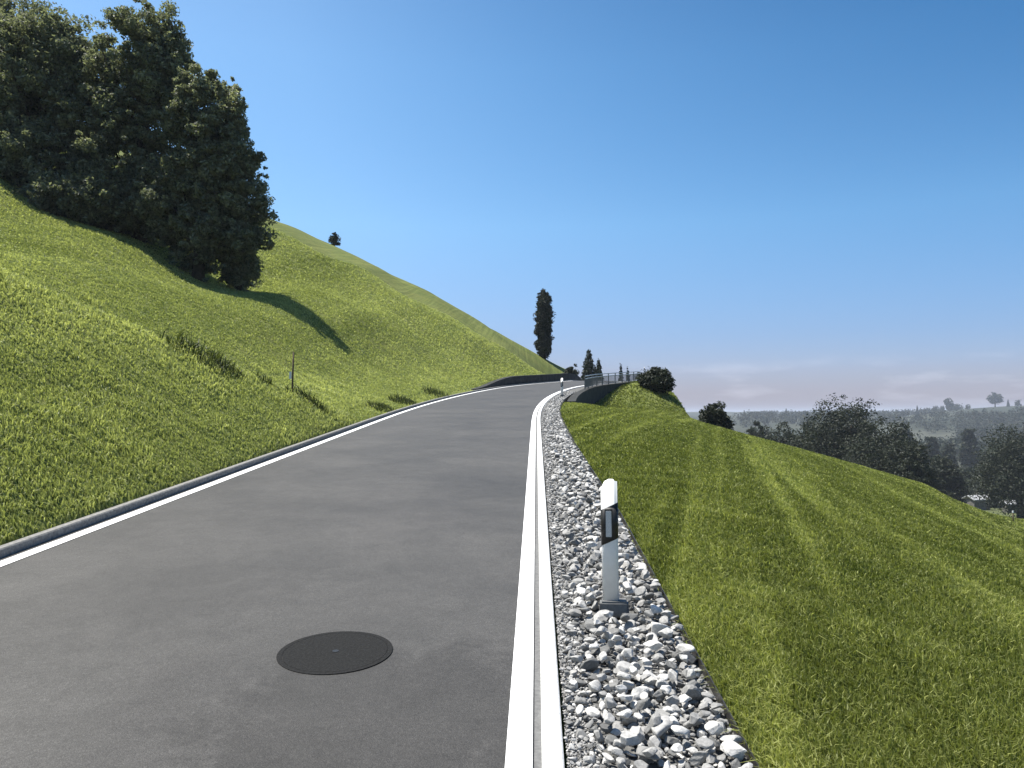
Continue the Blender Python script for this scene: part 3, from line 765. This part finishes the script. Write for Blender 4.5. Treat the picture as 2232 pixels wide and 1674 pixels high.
# far trees on the opposite ridge
def far_tree_proto(x, y, label, seed, conif=False):
    if conif: return conifer('far_conifer', x, y, 14, 6, seed, label, 'trees scattered on the far ridge', per=26, leaf=.9)
    t = tree('far_tree', x, y, [(0, 0, 6.5, 4.6, 4.6, 5), (1, 0, 4, 5, 5, 3.5)], 26, 1.7, 26, .8, seed, label, 'tree', 'trees scattered on the far ridge', M_LEAF2, 8, .4, 6)
    return t
rx = lambda p, r_: (p-512)/765*r_
t = tree('far_tree', rx(995, 1250), 1250, [(0, 0, 15, 9, 9, 9.5)], 40, 3, 40, 1.3, 501, 'single round tree on top of the far right hill', 'tree', 'trees scattered on the far ridge', M_LEAF2, 16, .9, 6)
t = tree('far_tree', rx(949, 1250), 1250, [(0, 0, 12, 6, 6, 10)], 40, 2.6, 40, 1.3, 502, 'upright dark tree on the far ridge left of the round hilltop tree', 'tree', 'trees scattered on the far ridge', M_LEAF2, 14, .9, 6)
ORD = ['first', 'second', 'third', 'fourth', 'fifth', 'sixth', 'seventh', 'eighth', 'ninth', 'tenth', 'eleventh', 'twelfth', 'thirteenth', 'fourteenth']
rr = random.Random(4); PXS = [744, 757, 772, 786, 897, 906, 917, 926, 935, 943, 956, 968, 1008, 1018]
for i, p in enumerate(PXS):
    lb = ORD[i]+' small dark tree from the left along the hazy far ridge'
    r_ = 1230+rr.uniform(-40, 40)
    if i == 0: pc = far_tree_proto(rx(p, r_), r_, lb, 503, True); continue
    if i == 1: pb = far_tree_proto(rx(p, r_), r_, lb, 504); continue
    for c_ in row_copies(pb if i % 3 else pc, [(rx(p, r_), r_, rr.uniform(.55, 1.0), rr.uniform(.7, 1.2))], None): c_['label'] = lb
# distant woods as one mass
rg = np.random.default_rng(77); Cs = []
for (p0, p1, r0_, r1_, n_) in ((735, 800, 420, 560, 90), (730, 900, 900, 1150, 160), (900, 1040, 420, 520, 60), (960, 1045, 700, 900, 150), (900, 1040, 800, 960, 70), (925, 1045, 450, 640, 40), (870, 960, 1300, 1450, 90), (760, 860, 1350, 1500, 80)):
    p = rg.uniform(p0, p1, n_); r_ = rg.uniform(r0_, r1_, n_); x = (p-512)/765*r_; y = r_
    z = np.array([gz(a_, b_) for a_, b_ in zip(x, y)])
    for q in range(3): Cs.append(np.stack([x+rg.normal(0, 3, n_), y+rg.normal(0, 3, n_), z+rg.uniform(2, 9, n_)], 1))
Cs = np.vstack(Cs); V, F, T_ = leaf_cloud(Cs, 22, np.full(len(Cs), 4.5), 1.3, 78)
o = link('far_woods', np_mesh('far_woods', V, F, False, {'tone': T_}), M_LEAF2); tag(o, 'hazy woods in patches on the slopes across the valley', 'woods', kind='stuff')

# valley houses
M_PLASTER = simple('plaster', [(.3, (.09, .085, .075)), (.7, (.15, .14, .12))], 3, .9)
M_ROOF = simple('pale_roof', [(.3, (.26, .26, .26)), (.7, (.38, .38, .38))], 3, .55)
M_GLASS = simple('window_glass', [(.3, (.03, .035, .04)), (.7, (.05, .055, .06))], 3, .1, .6, 0)
def house(pcx, r_, row, w_, d_, h, rz, label):
    best = min(np.arange(108, 190, 3.), key=lambda q: abs(415-(gz(rx(pcx, q), q)+h+d_*.28+.2)/q*765-row)); r_ = float(best)
    x = rx(pcx, r_); g = gz(x, r_); t = empty('house', (x, r_, g), rz)
    tag(t, label, 'house', 'small houses among the valley trees')
    MB().box((0, 0, h/2-.5), (w_, d_, h+1)).build('wall', M_PLASTER, t)
    k = MB(); o_ = .5; hr = d_*.28
    k.prism([(-w_/2-o_, 0), (w_/2+o_, 0), (w_/2+o_, .18), (-w_/2-o_, .18)], 0, .01) if False else None
    vs = [(-w_/2-o_, -d_/2-o_, h), (w_/2+o_, -d_/2-o_, h), (w_/2+o_, 0, h+hr), (-w_/2-o_, 0, h+hr), (-w_/2-o_, d_/2+o_, h), (w_/2+o_, d_/2+o_, h)]
    vs += [(a_, b_, c_+.2) for a_, b_, c_ in vs]
    k.add(vs, [(0, 1, 2, 3), (3, 2, 5, 4), (6, 7, 8, 9), (9, 8, 11, 10), (0, 1, 7, 6), (4, 5, 11, 10), (0, 3, 9, 6), (3, 4, 10, 9), (1, 2, 8, 7), (2, 5, 11, 8)])
    rf = k.build('roof', M_ROOF, t)
    MB().box((w_*.2, d_*.12, h+hr), (.6, .6, 1.4)).build('chimney', M_PLASTER, rf)
    for i in range(3):
        MB().box((-w_*.32+i*w_*.32, -d_/2-.02, h*.55), (1.0, .08, 1.2)).build('window', M_GLASS, t)
    MB().box((w_*.42, -d_/2-.02, 1.0), (.95, .08, 2.0)).build('door', M_WOOD, t)
house(974, 92, 490, 4.2, 3.2, 2.4, .2, 'small pale-roofed hut in the valley, left of the dark trees at the right edge')
house(1009, 80, 500, 2.9, 2.6, 2.0, -.15, 'small pale-roofed hut half hidden by the dark trees at the right edge')
house(868, 140, 465, 10, 6, 2.5, .1, 'low pale-roofed house glimpsed under the central valley trees')

# meadow fence post on the lower right edge
rp = float(max(np.arange(14, 45, .5), key=lambda q: gz(rx(1010, q), q)/q))-1.0
t = pole(rx(1010, rp), rp, .5, .04, M_WOOD, 'fence_post', 'weathered post on the lower edge of the right meadow near the picture edge', 'fence post')
MB().tube([(0, 0, .5), (0, 0, .61)], .045, 8).build('white_cap', M_PLAST, t)

# tufts along the left roadside and in the ditch, shade painted into their colour
M_SHADE_GRASS = leafmat('shade_grass', (.02, .03, .008), (.09, .11, .03), .3)
def tuft(x, y, wx, wy, h, n, seed, label, group):
    rg = np.random.default_rng(seed); a_ = rg.uniform(0, 6.283, n); q = rg.random(n)**.6
    bx = x+np.cos(a_)*q*wx; by = y+np.sin(a_)*q*wy; bz = ground(bx, by)
    hh = h*rg.uniform(.4, 1.15, n)*(1-.5*q); la = rg.uniform(0, 6.283, n); lm = hh*rg.uniform(.1, .8, n); wd = rg.uniform(.006, .014, n)
    fa = rg.uniform(0, 6.283, n); dx, dy = np.cos(fa)*wd, np.sin(fa)*wd; lx, ly = np.cos(la)*lm, np.sin(la)*lm
    bx = bx-x; by = by-y; z0 = gz(x, y); bz = bz-z0
    V = np.empty((n, 5, 3)); V[:, 0] = np.stack([bx-dx, by-dy, bz-.02], 1); V[:, 1] = np.stack([bx+dx, by+dy, bz-.02], 1)
    V[:, 2] = np.stack([bx+dx*.8+lx*.4, by+dy*.8+ly*.4, bz+hh*.65], 1); V[:, 3] = np.stack([bx-dx*.8+lx*.4, by-dy*.8+ly*.4, bz+hh*.65], 1)
    V[:, 4] = np.stack([bx+lx, by+ly, bz+hh*.9], 1); b = np.arange(n)*5
    F = np.concatenate([np.stack([b, b+1, b+2], 1), np.stack([b, b+2, b+3], 1), np.stack([b+3, b+2, b+4], 1)])
    o = link('grass_tuft', np_mesh('grass_tuft', V.reshape(-1, 3), F, False, {'tone': np.repeat(rg.random(n), 5)}), M_SHADE_GRASS)
    o.location = (x, y, z0); tag(o, label, 'grass tuft', group)
gb = 'low dark grass tufts along the left kerb'
for i, (s_, u_, w_, h, lb) in enumerate([(23.5, -4.75, .5, .35, 'low dark grass tuft by the left kerb where the bank ends'),
                                         (27, -4.8, .55, .4, 'low dark grass tuft by the left kerb, between the bank end and the stone wall'),
                                         (33, -4.8, .7, .45, 'low dark grass tuft by the left kerb just before the stone wall')]):
    x, y = road_pt(s_, u_); x, y = float(x), float(y)
    tuft(x, y, w_*.9, w_*1.8, h*.8, 420, 600+i, lb, gb)

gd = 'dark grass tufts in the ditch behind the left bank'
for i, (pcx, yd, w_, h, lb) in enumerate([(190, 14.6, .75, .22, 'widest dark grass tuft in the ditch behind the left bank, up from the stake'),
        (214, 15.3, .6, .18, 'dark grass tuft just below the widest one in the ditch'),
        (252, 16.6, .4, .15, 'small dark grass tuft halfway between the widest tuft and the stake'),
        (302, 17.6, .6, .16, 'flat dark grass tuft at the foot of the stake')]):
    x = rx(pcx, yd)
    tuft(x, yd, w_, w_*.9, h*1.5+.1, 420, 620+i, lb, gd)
# ------------------------------------------------------------------ haze
mh = bpy.data.materials.new('haze'); mh.use_nodes = True; t_ = mh.node_tree; t_.nodes.clear()
oo = N(t_, 'ShaderNodeOutputMaterial'); pv = N(t_, 'ShaderNodeVolumePrincipled', i_Density=.00019, i_Anisotropy=.0)
pv.inputs['Color'].default_value = (.80, .88, 1, 1); t_.links.new(pv.outputs[0], oo.inputs['Volume'])
MBh = MB(); MBh.box((0, 0, -90), (19600, 19600, 260)); o = MBh.build('haze', mh); tag(o, 'pale haze lying in the valley air', 'haze', kind='stuff')
o.location = (0, 0, 0)
